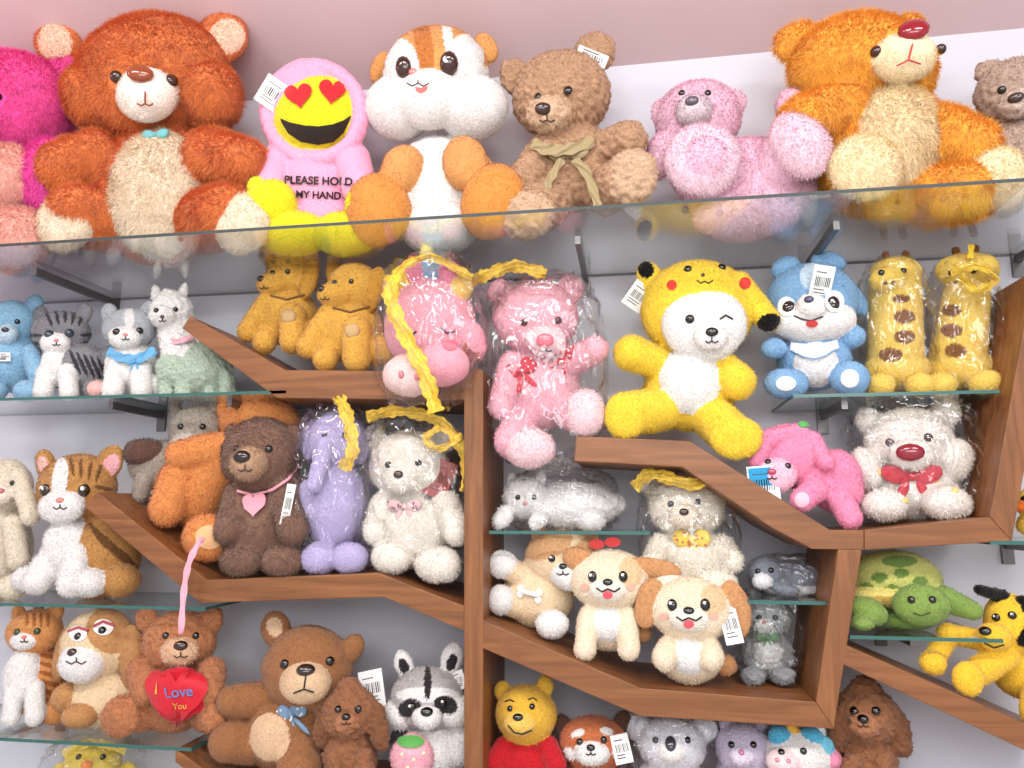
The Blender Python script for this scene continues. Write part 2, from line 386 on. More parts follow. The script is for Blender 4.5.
    def text(s,txt,u,v,width,c,rot=0,off=2.2,bold=.03):
        cu=bpy.data.curves.new('t','FONT'); cu.body=txt; cu.align_x='CENTER'; cu.offset=bold; o=bpy.data.objects.new('t',cu); SC.objects.link(o)
        dg=bpy.context.evaluated_depsgraph_get(); me=o.evaluated_get(dg).to_mesh(); me.calc_loop_triangles()
        P=np.array([x.co[:] for x in me.vertices]); Tt=np.array([x.vertices[:] for x in me.loop_triangles]); o.evaluated_get(dg).to_mesh_clear()
        bpy.data.objects.remove(o); w=np.ptp(P[:,0]); P=P*width/w; a=math.radians(rot); V=[]
        for x,z,_ in P:
            uu=u+x*math.cos(a)+z*math.sin(a); vv=v+x*math.sin(a)-z*math.cos(a); p,n=s.hit(uu,vv); V.append(p+nrm(CAM-p)*off*s.s0)
        s.add(V,Tt,c,2,False)
        for q in V[::6]: s.keep.append((q,3*s.s0))
    def done(s):
        V,N,Fc,C,k=s.V,s.N,s.F,s.C,s.s0
        a,b,c=V[Fc[:,0]],V[Fc[:,1]],V[Fc[:,2]]; ar=np.linalg.norm(np.cross(b-a,c-a),axis=1)/2
        fn=N[Fc[:,0]]; wgt=ar*np.where(fn[:,1]>.35,.2,1.)
        if s.nofur: wgt=wgt*np.where(np.isin(s.lab[Fc[:,0]],list(s.nofur)),0,1)
        nb=int(wgt.sum()/k/k*s.dens); nb=min(nb,90000)
        cnt0=len(V); Vs=[V];Fs=[Fc];Cs=[C];Ms=[np.zeros(len(Fc),int)];Ss=[np.ones(len(Fc),bool)]; base=cnt0
        if nb>0 and s.fur>0:
            j=RNG.choice(len(Fc),nb,p=wgt/wgt.sum()); r1=np.sqrt(RNG.random(nb))[:,None]; r2=RNG.random(nb)[:,None]
            R=a[j]*(1-r1)+b[j]*r1*(1-r2)+c[j]*r1*r2; n=nrm(N[Fc[j,0]]+N[Fc[j,1]]); col=C[Fc[j,0]]; lb=s.lab[Fc[j,0]]
            ok=np.ones(nb,bool)
            for q,r in s.keep: ok&=((R-q)**2).sum(1)>r*r
            R,n,col,lb=R[ok],n[ok],col[ok],lb[ok]; nb=len(R)
            g=np.array([0,-.25,-1.])+.7*np.stack([vn(R,30,i) for i in (0,3,5)],1)
            if s.fur<5: g=g*.8
            t=g-n*(g*n).sum(1)[:,None]; rd=RNG.normal(size=(nb,3))
            cl=.75 if s.curl else .26
            d=nrm(n*.68+t*.6+rd*cl*.6); w=nrm(np.cross(d,n)+RNG.normal(size=(nb,3))*.22)*(s.fw*k*.5)
            ln=(s.fur*k)*RNG.uniform(.55,1.2,nb)[:,None]
            for gg,m_ in s.fl.items(): ln[lb==gg]*=m_
            R=R-n*.4*k
            bl=np.stack([R-w,R+w,R+d*ln],1).reshape(-1,3)
            cc=np.clip(col*RNG.uniform(.86,1.14,nb)[:,None],0,1)
            Vs.append(bl);Fs.append(np.arange(nb*3).reshape(-1,3)+base);Cs.append(np.repeat(cc,3,0));Ms.append(np.zeros(nb,int));Ss.append(np.zeros(nb,bool)); base+=nb*3
        for (v,f,c_,m,sm) in s.X:
            Vs.append(v);Fs.append(f+base);Cs.append(c_);Ms.append(np.full(len(f),m));Ss.append(np.full(len(f),sm)); base+=len(v)
        VV=np.vstack(Vs); dz=0; dyy=0
        my=V[:,1].max()
        if my>-.006: dyy=-.006-my
        VV[:,1]+=dyy; Vb=V+np.array([0,dyy,0])
        if s.sh is not None:
            if s.sh in SH:
                xs,zs,fy=SH[s.sh]; m=(Vb[:,1]>fy)&(Vb[:,0]>xs[0]-.005)&(Vb[:,0]<xs[-1]+.005)
                if m.any(): dz=-(Vb[m,2]-np.interp(Vb[m,0],xs,zs)).min()-.001
            else:
                dz=s.sh-Vb[:,2].min()
        VV[:,2]+=dz
        ce=np.array([Vb[:,0].mean(),Vb[:,1].mean(),Vb[:,2].min()+dz])
        o=mkobj(s.name,VV-ce,np.vstack(Fs),[M_PL,M_GL,M_FA,M_WR,M_GZ],np.vstack(Cs),np.concatenate(Ms),np.concatenate(Ss)); o.location=ce
        OUT.append(o); return o

BLK=(15,12,12); WHT=(238,235,232)
# ================================================================= TOP SHELF
YT=-.19
# hot pink bear (left edge)
t=T('pink_teddy_bear','top',YT,fur=7,dens=.6,fw=.95,vox=2.4)
hp=(255,92,176); pe=(250,190,174)
t.E(10,95,66,58,hp,-10,48);t.E(-20,175,70,70,hp,0,50);t.E(66,56,18,20,hp,0,12);t.E(48,160,22,40,(255,92,190),-30,22)
t.E(10,160,24,34,pe,-48,20);t.E(18,222,36,32,pe,-46,24);t.E(-50,225,38,34,pe,-46,26);t.E(-30,110,30,26,pe,-58,20)
t.build();t.B(-35,88,10,(120,30,60),8);t.B(-65,80,5);t.B(0,80,5);t.done()
# big orange brown bear
t=T('fluffy_brown_teddy_bear','top',YT,fur=7.5,dens=.65,fw=.9,vox=2.4)
o=(232,134,74); cr=(252,232,206)
t.E(162,184,70,72,o,0,42);t.E(162,184,52,66,cr,-16,38)
t.E(154,70,80,63,o,-15,48);t.E(98,88,30,32,o,-18,32);t.E(212,88,30,32,o,-18,32)
e1=t.E(60,32,25,28,o,-6,14,-15);e2=t.E(222,30,28,27,o,-6,14,15)
mz=t.E(148,86,31,27,(252,240,228),-58,22)
t.L(98,152,29,68,160,26,o,-20,-40);t.L(215,150,29,244,155,25,o,-20,-40)
t.L(115,212,30,82,206,30,o,-15,-44);t.L(205,212,30,228,206,30,o,-15,-44)
f1=t.E(68,212,29,31,cr,-56,18);f2=t.E(244,214,29,31,cr,-56,18)
t.fl={mz:.4,f1:.6,f2:.6,e1:.55,e2:.55}
t.build();t.Pt(56,34,17,20,(252,216,188),-15,[e1]);t.Pt(228,28,18,18,(252,216,188),15,[e2])
t.B(142,66,14,(150,72,34),10);t.eyes([(118,68,7),(172,72,7)],(60,30,15));t.mouth(146,82,16,12,(150,80,50))
t.bow(156,126,32,14,(110,190,195));t.done()
# emoji hoodie
t=T('emoji_hoodie_plush','top',YT,fur=2.6,vox=1.6)
pk=(248,172,204);ye=(234,226,40)
a=t.E(318,192,45,52,pk,0,36);b=t.E(312,117,54,54,pk,-2,40);fa=t.E(316,121,43,41,ye,-28,26)
rim=t.g; t.g+=1
for i in range(34):
    an=i/34*6.2832; t.E(315+46*math.cos(an),120+46*math.sin(an),8.5,8.5,pk,-31,10,0,rim)
t.nofur={a,b,rim}
c1=t.L(282,165,18,272,195,18,pk,-18,-34);c2=t.L(352,165,18,360,195,18,pk,-18,-34);t.nofur|={c1,c2}
t.E(270,210,27,25,ye,-46,20);t.E(368,214,24,28,ye,-46,20);t.E(258,194,11,12,ye,-46,12)
t.E(295,240,36,22,ye,-32,26);t.E(345,240,36,22,ye,-32,26);t.E(320,228,46,26,pk,-8,30)
t.build()
t.heart(299,101,27,(205,25,35),-8,3);t.heart(332,97,27,(205,25,35),6,3)
top=[(281,124),(290,128),(304,131),(318,132),(332,130),(343,126),(351,121)];bot=[(282,128),(289,139),(301,147),(318,150),(333,147),(343,138),(350,125)]
t.grid([top,[((a[0]+b[0])/2,(a[1]+b[1])/2) for a,b in zip(top,bot)],bot],(35,22,12),2.6)
t.text('PLEASE HOLD',318,190,68,(25,20,22),2,off=2.5);t.text('MY HAND',318,204,45,(25,20,22),2,off=2.5)
t.tag(272,99,30,36,35);t.done()
# chipmunk
t=T('chipmunk_plush','top',YT,fur=3,vox=2)
og=(224,162,96);w=WHT
h=t.E(436,74,54,48,og,-10,42);h2=t.E(400,106,36,32,w,-22,30);h3=t.E(472,106,37,32,w,-22,30);h4=t.E(430,98,36,30,w,-36,26)
t.E(380,66,9,18,og,2,8,20);t.E(486,46,11,18,og,2,8,-25)
t.E(437,190,50,58,w,0,38);t.E(395,195,20,40,og,4,24);t.E(480,190,20,40,og,4,24)
t.E(402,168,21,26,og,-40,18,20);t.E(466,162,23,30,og,-40,18,-15)
t.E(378,208,33,38,(222,150,72),-46,24,-10);t.E(493,200,32,40,(222,150,72),-46,24,15);t.E(440,226,40,28,w,-20,28)
t.build()
t.Pt(402,62,17,26,w,-10,[h]);t.Pt(464,58,20,26,w,10,[h]);t.Pt(400,84,30,20,w,0,[h,h2]);t.Pt(470,84,34,22,w,0,[h,h3]);t.Pt(430,90,30,22,w,0,[h,h4])
t.Pt(424,42,9,38,(200,124,62),-8,[h]);t.Pt(448,34,5,20,w,-8,[h])
t.eyes([(404,66,9,12),(449,62,10,13)],(60,30,22),True);t.B(413,70,5,(240,130,120),4);t.mouth(418,78,22,3,(90,40,35))
t.grid([[(415,85),(421,86),(428,84)],[(417,90),(422,91),(427,88)]],(235,110,100),1.2)
t.Ln([(438,124),(439,150),(439,190),(438,230)],1.0,(205,198,194),.2)
t.done()
# brown curly teddy
t=T('curly_teddy_bear','top',YT,fur=3.2,vox=1.9,curl=(140,2.1),dens=.6)
b=(190,150,118);lb=(212,178,146)
t.E(561,95,49,44,b,-12,38);e1=t.E(515,76,15,19,b,-4,9,-15);e2=t.E(594,52,21,22,b,-6,11,20);t.E(549,114,23,18,lb,-42,18)
t.E(572,166,46,46,b,0,34);t.L(548,150,19,522,180,17,b,-14,-32);t.L(603,150,19,628,140,19,b,-14,-32)
t.L(550,200,24,532,210,24,b,-14,-38);t.E(526,214,30,25,lb,-50,16);t.L(605,190,24,622,182,24,b,-14,-38);t.E(632,176,26,29,lb,-50,16)
t.build();t.B(543,108,9,(60,35,28),6.5);t.eyes([(538,97,5),(568,90,5)]);t.mouth(547,114,16,5)
rc=(170,152,112)
t.rib([(532,142,-42),(548,149,-46),(570,148,-46),(594,140,-36)],11,rc,1.5);t.bow(568,154,42,17,rc,0,False)
t.rib([(574,158,-42),(588,175,-44),(598,205,-48)],9,rc,1.5);t.rib([(562,158,-42),(550,178,-46),(545,192,-50)],8,rc,1.5)
t.tag(592,56,34,13,22);t.done()
# pale pink bear leaning back
t=T('pale_pink_teddy_bear','top',YT,fur=4.8,vox=2,dens=.55,fw=1)
pp=(240,196,214);pg=(222,204,210)
t.E(698,124,42,38,pp,0,32);t.E(664,118,13,15,pp,0,8);t.E(732,108,14,15,pp,0,8);t.E(694,116,18,16,pg,-32,14)
t.E(748,190,66,48,pp,0,36);t.L(722,180,30,703,172,34,pp,-18,-36);t.E(702,165,38,38,(244,210,222),-48,18)
t.L(775,175,27,795,155,29,pp,-18,-36);t.E(800,150,28,37,(242,206,218),-48,18,-25);t.E(662,160,16,26,pp,-10,18,20);t.E(793,112,16,19,pp,-10,14,-20);t.E(745,222,52,24,(240,200,214),-14,28)
t.build();t.B(692,106,7,(90,80,90),5);t.eyes([(682,98,3.5),(708,98,3.5)]);t.done()
# orange fluffy bear right
t=T('fluffy_orange_teddy_bear','top',YT,fur=7.5,dens=.65,fw=.9,vox=2.4)
o=(255,184,72); cr=(252,228,186)
t.E(880,145,70,68,o,0,42);t.E(893,132,43,54,cr,-20,38)
t.E(855,60,64,48,o,-12,46);t.E(893,72,38,32,o,-14,38);e1=t.E(798,38,24,21,o,-4,12,-20);t.E(908,24,14,14,o,-4,12)
mz=t.E(903,52,30,25,(248,228,188),-54,22)
t.L(842,104,29,805,117,26,o,-18,-34);t.L(938,130,29,972,142,25,o,-18,-34)
t.L(860,178,31,862,168,31,o,-15,-38);f1=t.E(865,162,35,35,cr,-52,18);t.L(930,190,31,970,185,29,o,-15,-38);f2=t.E(1000,172,28,33,cr,-50,18)
t.fl={mz:.4,f1:.6,f2:.6}
t.build();t.B(912,27,14,(150,20,36),11);t.eyes([(876,46,5.5),(940,44,5.5)],(60,25,15));t.Ln([(912,38),(908,54),(896,60)],1.1,(200,60,60));t.Ln([(908,54),(920,58)],1.1,(200,60,60));t.done()
# taupe bear right edge
t=T('taupe_teddy_bear','top',YT,fur=3.5,curl=(140,1.8),dens=.55)
b=(188,162,146)
t.E(1015,95,36,34,b,-5,30);t.E(990,75,14,15,b,0,8);t.E(1045,72,14,15,b,0,8);t.E(1018,106,17,14,(205,184,170),-32,14);t.E(1025,160,42,46,b,0,30);t.L(1000,150,16,985,180,15,b,-18,-30);t.L(1050,150,16,1066,180,15,b,-18,-30);t.E(1000,200,22,20,b,-28,20);t.E(1050,200,22,20,b,-28,20)
t.build();t.B(1016,100,7,(60,40,35),5);t.eyes([(1002,92,4),(1032,92,4)]);t.done()

# ================================================================= LEFT ROW 2
YL=-.16
t=T('blue_teddy_bear','L1',YL,fur=3);b=(146,188,216)
t.E(14,356,27,30,b,0,24);t.E(12,318,27,24,b,-4,22);t.E(36,297,9,10,b,0,6);t.E(-12,297,9,10,b,0,6);t.E(8,327,11,9,(200,220,232),-24,9);t.L(32,346,9,38,366,9,b,-10,-18);t.E(28,384,13,11,b,-26,12);t.E(-5,384,13,11,b,-26,12)
t.build();t.B(6,323,4,(40,30,40),3);t.eyes([(-2,315,3),(18,315,3)]);t.tag(5,350,14,12,0);t.done()
# tabby
t=T('grey_tabby_cat_plush','L1',YL,fur=3,vox=1.4);g=(142,140,144);dk=(58,56,62)
h=t.E(62,326,29,22,g,-6,22);t.E(42,310,9,12,g,-2,5,-20);t.E(84,308,9,12,g,-2,5,20);t.E(56,336,15,11,WHT,-24,10)
bd=t.E(80,362,30,26,g,2,24);t.E(58,358,15,22,WHT,-16,14);f1=t.L(48,365,9,44,384,9,WHT,-22,-28);t.L(68,365,9,70,385,9,WHT,-22,-28);t.E(98,382,14,10,g,-8,12);t.L(104,366,8,109,345,6,g,6,6)
t.build()
for i in range(5): t.Pt(50+i*8,308+abs(i-2)*2,1.8,8,dk,(i-2)*12,[h])
for x in (36,88): t.Pt(x,328,7,1.8,dk,0,[h]);t.Pt(x,336,7,1.6,dk,0,[h])
for i in range(6): t.Pt(76+i*7,355+i*2,2.2,14,dk,-25,[bd]);
t.eyes([(50,327,5,5),(70,326,5,5)],(45,60,70));t.B(57,333,2.5,(210,120,120),2);t.mouth(57,335,8,2);t.done()
# kitten with scarf
t=T('white_kitten_plush','L1',YL,fur=3,vox=1.5);g=(188,190,196)
h=t.E(130,324,27,21,g,-6,20);e=t.E(110,308,9,11,g,0,5,-20);e2=t.E(148,306,9,11,g,0,5,20);t.E(126,332,17,12,WHT,-20,12);t.E(132,362,26,26,WHT,0,22)
t.L(118,362,10,114,384,10,WHT,-16,-24);t.L(142,364,10,142,384,10,WHT,-16,-24);t.E(97,383,9,8,(245,190,185),-24,9);t.E(156,380,12,11,WHT,-4,12)
t.build();t.Pt(130,312,5,12,WHT,0,[h]);t.eyes([(117,326,4),(140,325,4)]);t.B(126,329,2.5,(220,130,130),2);t.mouth(126,331,8,2)
t.rib([(108,345,-22),(122,352,-28),(140,352,-28),(156,344,-20)],9,(105,172,214),1.2);t.bow(136,356,18,10,(105,172,214));t.done()
# alpaca
t=T('alpaca_plush','L1',YL,fur=3.5,vox=1.5,curl=(170,1.2));gr=(184,200,182)
t.E(172,304,21,20,WHT,-8,18);t.E(164,308,13,11,WHT,-24,12);t.E(157,288,5,12,WHT,0,4,-10);t.E(183,286,5,12,WHT,0,4,15);t.E(170,289,10,8,WHT,-8,8)
t.L(176,314,16,184,348,20,WHT,-4);t.E(200,360,34,26,gr,0,22);t.E(178,360,20,20,gr,-10,18)
for x,c in ((167,gr),(184,gr),(212,gr),(228,gr)): t.L(x,368,8,x,384,7.5,c,-14 if x<190 else -2)
t.build();t.eyes([(157,302,3),(176,301,3)]);t.B(163,308,2.5,(90,60,60),2);t.mouth(163,310,7,2);t.rib([(160,328,-20),(178,333,-26),(196,326,-18)],5,(225,170,180),.6);t.done()
# golden dogs
for k,(du,dv) in enumerate(((0,0),(64,0))):
    t=T('golden_puppy_plush','B',YL-(.05*k),fur=3.2,vox=1.5);g=(218,166,74);d=(198,144,58);z=1+.1*k
    U=lambda x:285+du+(x-285)*z; Vv=lambda y:320+(y-320)*z
    t.E(U(290),Vv(290),25*z,22*z,g,-6,21);t.E(U(272),Vv(297),16*z,12*z,g,-20,12);t.E(U(308),Vv(292),10*z,22*z,d,-16,6,12);t.E(U(272),Vv(278),8*z,12*z,d,4,6,-20)
    t.E(U(286),Vv(330),32*z,29*z,g,0,26);t.L(U(268),Vv(318),13*z,U(248),Vv(345),11*z,g,-12,-18);t.L(U(292),Vv(330),14*z,U(292),Vv(355),13*z,g,-18,-26);t.E(U(314),Vv(348),17*z,15*z,g,-8,14);t.L(U(268),Vv(345),12*z,U(264),Vv(356),12*z,g,-10,-20)
    t.build();t.B(U(260),Vv(292),4.5,(40,25,20),3.5);t.eyes([(U(272),Vv(286),2.8),(U(287),Vv(285),2.8)]);t.mouth(U(263),Vv(299),9,2)
    t.Ln([(U(270),Vv(309)),(U(286),Vv(313)),(U(304),Vv(308))],2.5,(120,80,35),1);t.B(U(288),Vv(330),8,(195,160,110),8,.3,2);t.done()
# pink unicorn in bag
t=T('wrapped_pink_unicorn','B',-.25,fur=2.5);p=(238,168,182)
t.E(430,336,47,50,p,0,34);t.E(410,386,28,22,(244,212,208),-42,22);t.E(442,376,28,22,p,-42,22);t.E(472,350,14,22,p,-10,12,-20);t.E(394,300,12,18,p,0,8,-20)
for x,y,c in ((400,290,(245,210,90)),(416,282,(240,150,180)),(432,278,(150,190,220)),(450,284,(240,150,180)),(462,298,(245,210,120))): t.E(x,y,11,13,c,-14,12)
t.E(426,268,7,18,(248,225,140),-8,7,5)
t.build();t.Ln([(396,340),(402,346),(410,347),(416,342)],2,(70,40,50));t.Ln([(440,338),(447,344),(455,342)],2,(70,40,50));t.B(401,386,3,(215,120,130),4);t.B(417,388,3,(215,120,130),4)
t.El(450,356,8,6,(240,120,140));t.tag(468,366,20,18,-60,(176,92,86))
t.bag(432,344,56,82,46,-6)
yl=(244,204,54)
t.rib([(392,286,-64),(391,312,-66),(404,345,-68),(424,385,-70),(436,424,-68)],15,yl,2,ruf=1.6);t.rib([(392,300,-60),(400,280,-50),(430,268,-38),(472,288,-32)],8,yl,2,ruf=1.4);t.done()
# pink bear in bag, standing on the white plush below
zb=W(545,470,-.2)[0][2]
t=T('wrapped_pink_teddy_bear',zb,-.2,fur=3.8,dens=.5);p=(242,184,196);lp=(246,212,216)
t.E(536,318,42,38,p,-6,32);t.E(500,292,13,14,p,0,8);t.E(570,290,14,15,p,0,8);t.E(546,340,20,16,lp,-36,15)
t.E(542,388,38,42,p,0,30);t.L(512,365,14,502,405,14,p,-16,-28);t.L(570,362,15,594,350,14,p,-12,-26)
t.L(522,420,18,512,440,18,p,-14,-30);t.E(585,412,20,24,lp,-34,18);t.E(530,448,26,20,lp,-34,20);t.L(562,405,18,578,415,18,p,-14,-26)
t.build();t.B(545,340,9,(236,120,135),7);t.eyes([(524,322,4),(558,320,4)],(80,40,45));t.mouth(546,347,12,3)
t.bow(520,370,34,22,(205,45,65),-20,True,(250,240,240));t.bow(566,352,26,20,(205,45,65),25,True,(250,240,240));t.B(524,392,3,(250,240,240))
t.bag(545,370,62,100,44,-8);t.rib([(470,282,-30),(488,274,-40),(515,266,-40),(546,274,-38)],12,(232,188,56),2,ruf=1.6);t.done()
# yellow costume bear
t=T('costume_bear_plush','D',-.19,fur=3.4,vox=1.8,dens=.5);y=(246,212,66);w=WHT
hd=t.E(697,312,56,50,y,-4,38);t.E(704,327,42,38,w,-30,20);t.E(711,340,17,13,w,-50,8)
er=t.E(652,284,13,22,y,-2,9,-25);el=t.L(738,288,14,768,322,12,y,-10,-16)
t.E(690,390,46,44,y,0,34);t.E(690,385,33,36,w,-16,24)
t.L(656,365,17,632,356,18,y,-12,-24);t.L(722,370,17,738,385,18,y,-12,-24)
t.L(660,412,22,632,416,22,y,-14,-30);t.L(712,420,22,732,438,22,y,-14,-32);t.E(626,418,22,24,y,-38,14);t.E(736,440,26,22,y,-38,14)
t.build();t.Pt(646,272,8,9,BLK,-25,[er]);t.Pt(771,328,14,12,BLK,0,[el])
t.eyes([(688,272,4),(722,270,4)],BLK);t.B(703,278,2,BLK);t.Ln([(697,283),(701,286),(705,284),(709,286),(713,283)],1.2)
t.El(672,288,5,5,(225,60,45));t.El(745,286,6,6,(225,60,45))
t.eyes([(690,322,4.5)]);t.Ln([(720,322),(726,318),(733,322)],1.8);t.B(712,335,6,BLK,4.5);t.mouth(712,340,13,4)
t.tag(638,299,22,28,35);t.done()
# blue dog
t=T('blue_puppy_plush','R1',-.15,fur=2.6,vox=1.6);b=(134,176,214);lb=(205,224,238);w=WHT
hd=t.E(812,302,44,38,b,-6,32);t.E(812,322,42,22,w,-18,24);t.E(812,308,15,13,w,-38,12)
t.E(786,270,15,12,b,0,9,-25);t.E(828,264,17,12,b,0,9,15);t.E(767,312,10,20,b,-4,8,25);t.E(855,300,9,20,b,-4,8,-25)
t.E(814,362,36,30,b,0,28);t.E(814,365,24,24,w,-10,24);t.E(774,350,13,11,b,-18,11);t.E(852,338,13,12,b,-14,11);t.E(786,385,22,15,b,-26,18);t.E(850,380,19,18,b,-26,16)
t.build();t.Pt(812,278,12,14,lb,0,[hd]);t.El(787,308,9,10,(250,250,250),0,1.4);t.El(834,303,10,11,(250,250,250),0,1.4);t.eyes([(789,309,6,7),(833,305,6,8)],(45,30,30),True)
t.B(809,301,4.5,(60,60,90),3.5);t.Ln([(794,317),(803,321),(812,322),(823,318)],1.4);t.El(812,325,6,3.6,(200,60,60),0,1.4)
t.grid([[(792,342),(803,346),(814,347),(826,345),(836,340)],[(790,352),(803,358),(814,360),(826,357),(838,350)]],(232,218,230),3);t.Ln([(792,352),(803,358),(814,361),(826,357),(836,350)],1.5,b,3.5)
t.El(786,385,10,7,w);t.El(850,380,9,9,w);t.tag(822,284,20,34,8);t.done()
# giraffes in bags
for k in range(2):
    t=T('wrapped_giraffe_plush','R1',-.14,fur=2.5,vox=1.6);y=(236,202,98);br=(132,84,48);U=895+70*k
    if k==0:
        t.L(U,285,24,U,350,26,y,0);t.E(U,268,24,16,y,-10,16);t.E(U-8,275,18,13,y,-20,12);t.E(U+2,365,32,20,y,0,24);t.E(U-15,380,14,12,y,-22,16);t.E(U+24,380,14,12,y,-22,16);pts=((U+9,312,11,7),(U+9,332,11,7),(U-5,350,12,7),(U+6,294,9,4))
        t.L(U-8,262,3.5,U-10,250,4,br);t.L(U+8,262,3.5,U+10,250,4,br)
    else:
        t.L(U+2,280,20,U-8,350,26,y,0);t.E(U+2,266,30,18,y,-10,16);t.E(U+18,262,14,12,y,-16,11);t.E(U-6,364,32,20,y,0,24);t.E(U-24,380,14,12,y,-22,16);t.E(U+20,378,16,13,y,-22,16);pts=((U-14,306,10,6),(U-14,326,11,7),(U-10,346,11,7))
        t.L(U-6,258,3.5,U-10,246,4,br);t.L(U+8,258,3.5,U+10,244,4,br)
    t.build()
    for (x,y2,a,b2) in pts: t.Pt(x,y2,a,b2,br)
    t.eyes([(U-14,268,3),(U+8,266,3)]);t.B(U-10,278,2,(120,72,38));t.B(U-2,278,2,(120,72,38))
    t.bag(U,322,34,72,32,-4)
    if k: t.rib([(U-15,268,-36),(U+10,262,-40),(U+30,275,-32),(U+12,285,-38),(U-5,272,-40)],8,(244,204,54),2,ruf=1.4);t.rib([(U+5,254,-30),(U+6,240,-28)],6,(244,204,54),1)
    t.done()
# ================================================================= RIGHT MID
t=T('pink_rabbit_plush','D',-.2,fur=3,vox=1.6,dens=.48);p=(240,146,180)
t.E(788,456,32,32,p,-4,26);t.E(776,476,20,17,(248,195,212),-24,14);t.L(800,432,9,765,440,9,p,-16,-24);t.L(812,440,9,826,462,9,p,-18,-26);t.L(765,440,9,756,462,8,p,-24)
t.L(812,478,22,838,490,24,p,0,0);t.L(815,490,13,802,500,12,p,-20,-30);t.L(840,500,13,850,518,12,p,-18,-24);t.E(838,475,22,26,p,-4,20,-20)
t.build();t.B(772,472,4,(180,60,90),3);t.eyes([(768,462,3),(788,466,3)]);t.mouth(772,476,10,2);t.B(803,425,5,(90,170,90),4,.5,2);t.El(802,500,7,7,(250,190,205))
t.tag(764,486,28,38,-4,(225,235,240),(40,150,200));t.done()
t=T('wrapped_white_teddy_bear','D2',-.15,fur=3.8,dens=.48);w=(238,230,222)
t.E(908,440,42,33,w,-4,28);t.E(868,420,13,14,w,0,8);t.E(946,412,14,15,w,0,8);t.E(911,454,21,15,w,-30,13);t.E(914,488,42,30,w,0,28);t.E(866,468,15,22,w,-14,15,-15);t.E(956,460,15,22,w,-14,15,20);t.E(884,505,22,16,w,-26,18);t.E(945,502,24,17,w,-26,18)
t.build();t.B(910,452,12,(140,34,48),8);t.eyes([(890,442,4),(928,437,4)],(70,35,40));t.bow(912,476,52,20,(200,50,66));t.bag(914,458,64,68,38,-4)
for x,y2 in((880,472),(935,480),(868,490),(955,490),(905,500)): t.B(x,y2,3,(240,200,120),None,.5,2)
t.done()
# ================================================================= LEFT ROW 3
t=T('beige_bunny_plush','L2',-.15,fur=3.8);b=(230,218,198)
t.E(4,492,26,28,b,-4,24);t.E(0,555,28,44,b,0,28);t.L(18,480,8,30,522,9,b,-14,-20);t.L(-12,475,8,-24,515,9,b,-14);t.L(12,530,10,18,565,10,b,-20);t.E(12,592,15,12,b,-30,14);t.E(-22,592,15,12,b,-30,14);t.E(0,500,12,10,(240,230,215),-26,9)
t.build();t.B(0,496,4,(190,110,110),3);t.eyes([(-8,488,3),(12,488,3)]);t.done()
t=T('tabby_cat_plush','L2',-.17,fur=4,vox=1.5,dens=.5);b=(194,142,82);dk=(120,80,44)
h=t.E(78,488,38,34,b,-6,32);e1=t.E(46,464,10,16,b,-2,7,-20);e2=t.E(110,462,14,18,b,-2,7,25);t.E(62,506,24,17,WHT,-34,14)
bd=t.E(102,555,38,42,b,4,32);t.E(68,548,24,34,WHT,-18,20);t.L(52,555,12,38,580,14,WHT,-24,-36);t.L(78,555,13,72,582,14,WHT,-26,-38);t.E(90,582,18,14,WHT,-26,18);t.E(122,580,18,16,b,-10,18);t.E(28,578,15,12,WHT,-26,14)
t.build();t.Pt(44,466,6,11,(240,190,180),-20,[e1]);t.Pt(111,465,8,12,(240,180,185),25,[e2]);t.Pt(60,478,8,22,WHT,8,[h])
for i in range(4): t.Pt(72+i*9,466+i*2,2,10,dk,-10+i*10,[h])
for i in range(3): t.Pt(104,488+i*9,10,2,dk,10,[h])
for i in range(6): t.Pt(98+i*7,535+i*6,3,16,dk,-35,[bd])
t.eyes([(46,490,6,7),(84,490,6,7)],(50,35,20),True);t.B(60,500,4,(215,130,120),3);t.mouth(60,504,14,3);t.done()
t=T('grey_donkey_plush','A',-.13,fur=4,dens=.48);g=(168,156,144)
t.E(196,440,28,25,g,-4,22);t.E(186,454,17,12,(200,188,176),-22,12);t.E(176,420,7,14,g,0,5,-20);t.E(214,418,7,14,g,0,5,25);t.E(160,474,32,24,g,0,22);t.E(144,462,22,14,(104,74,62),-14,16);t.L(144,488,9,140,504,8,g,-18);t.L(166,492,9,164,510,8,g,-16)
t.build();t.B(180,450,2,(60,40,40));t.B(191,452,2,(60,40,40));t.eyes([(180,436,3.5),(202,436,3.5)]);t.done()
t=T('orange_brown_bear_plush','A',-.15,fur=4.4,vox=1.7,dens=.48);o=(224,146,84)
t.E(258,442,42,26,o,4,24);t.L(225,468,17,180,476,15,o,-14,-30);t.E(192,508,36,38,o,-4,28);t.L(240,470,26,205,500,28,o,0);t.E(206,560,27,23,o,-34,18);t.L(176,500,18,166,530,18,o,-24,-34);t.E(226,430,11,13,o,4,8)
t.build();t.El(208,560,14,12,(236,184,132));t.done()
t=T('dark_brown_bear_plush','A',-.2,fur=4.9,vox=1.8,dens=.55,fw=.95);b=(132,100,84);lb=(182,146,118)
t.E(260,470,39,38,b,-8,32);t.E(232,450,10,12,b,-4,7);t.E(292,452,10,14,b,-4,7);t.E(248,478,19,17,lb,-38,15);t.E(261,545,45,42,b,0,34);t.L(238,510,15,228,545,15,b,-14,-32);t.L(284,505,16,292,545,16,b,-14,-30);t.E(242,576,22,16,b,-28,20);t.E(282,576,22,16,b,-28,20)
t.build();t.B(241,472,9,(40,25,22),6.5);t.eyes([(236,464,3.5),(268,464,4)]);t.mouth(244,480,14,5)
t.Ln([(236,506),(252,510),(272,505),(288,494),(298,480)],3.2,(240,165,175),4);t.heart(253,520,26,(240,158,172),0,6);t.tag(287,520,9,42,8,(230,228,222));t.done()
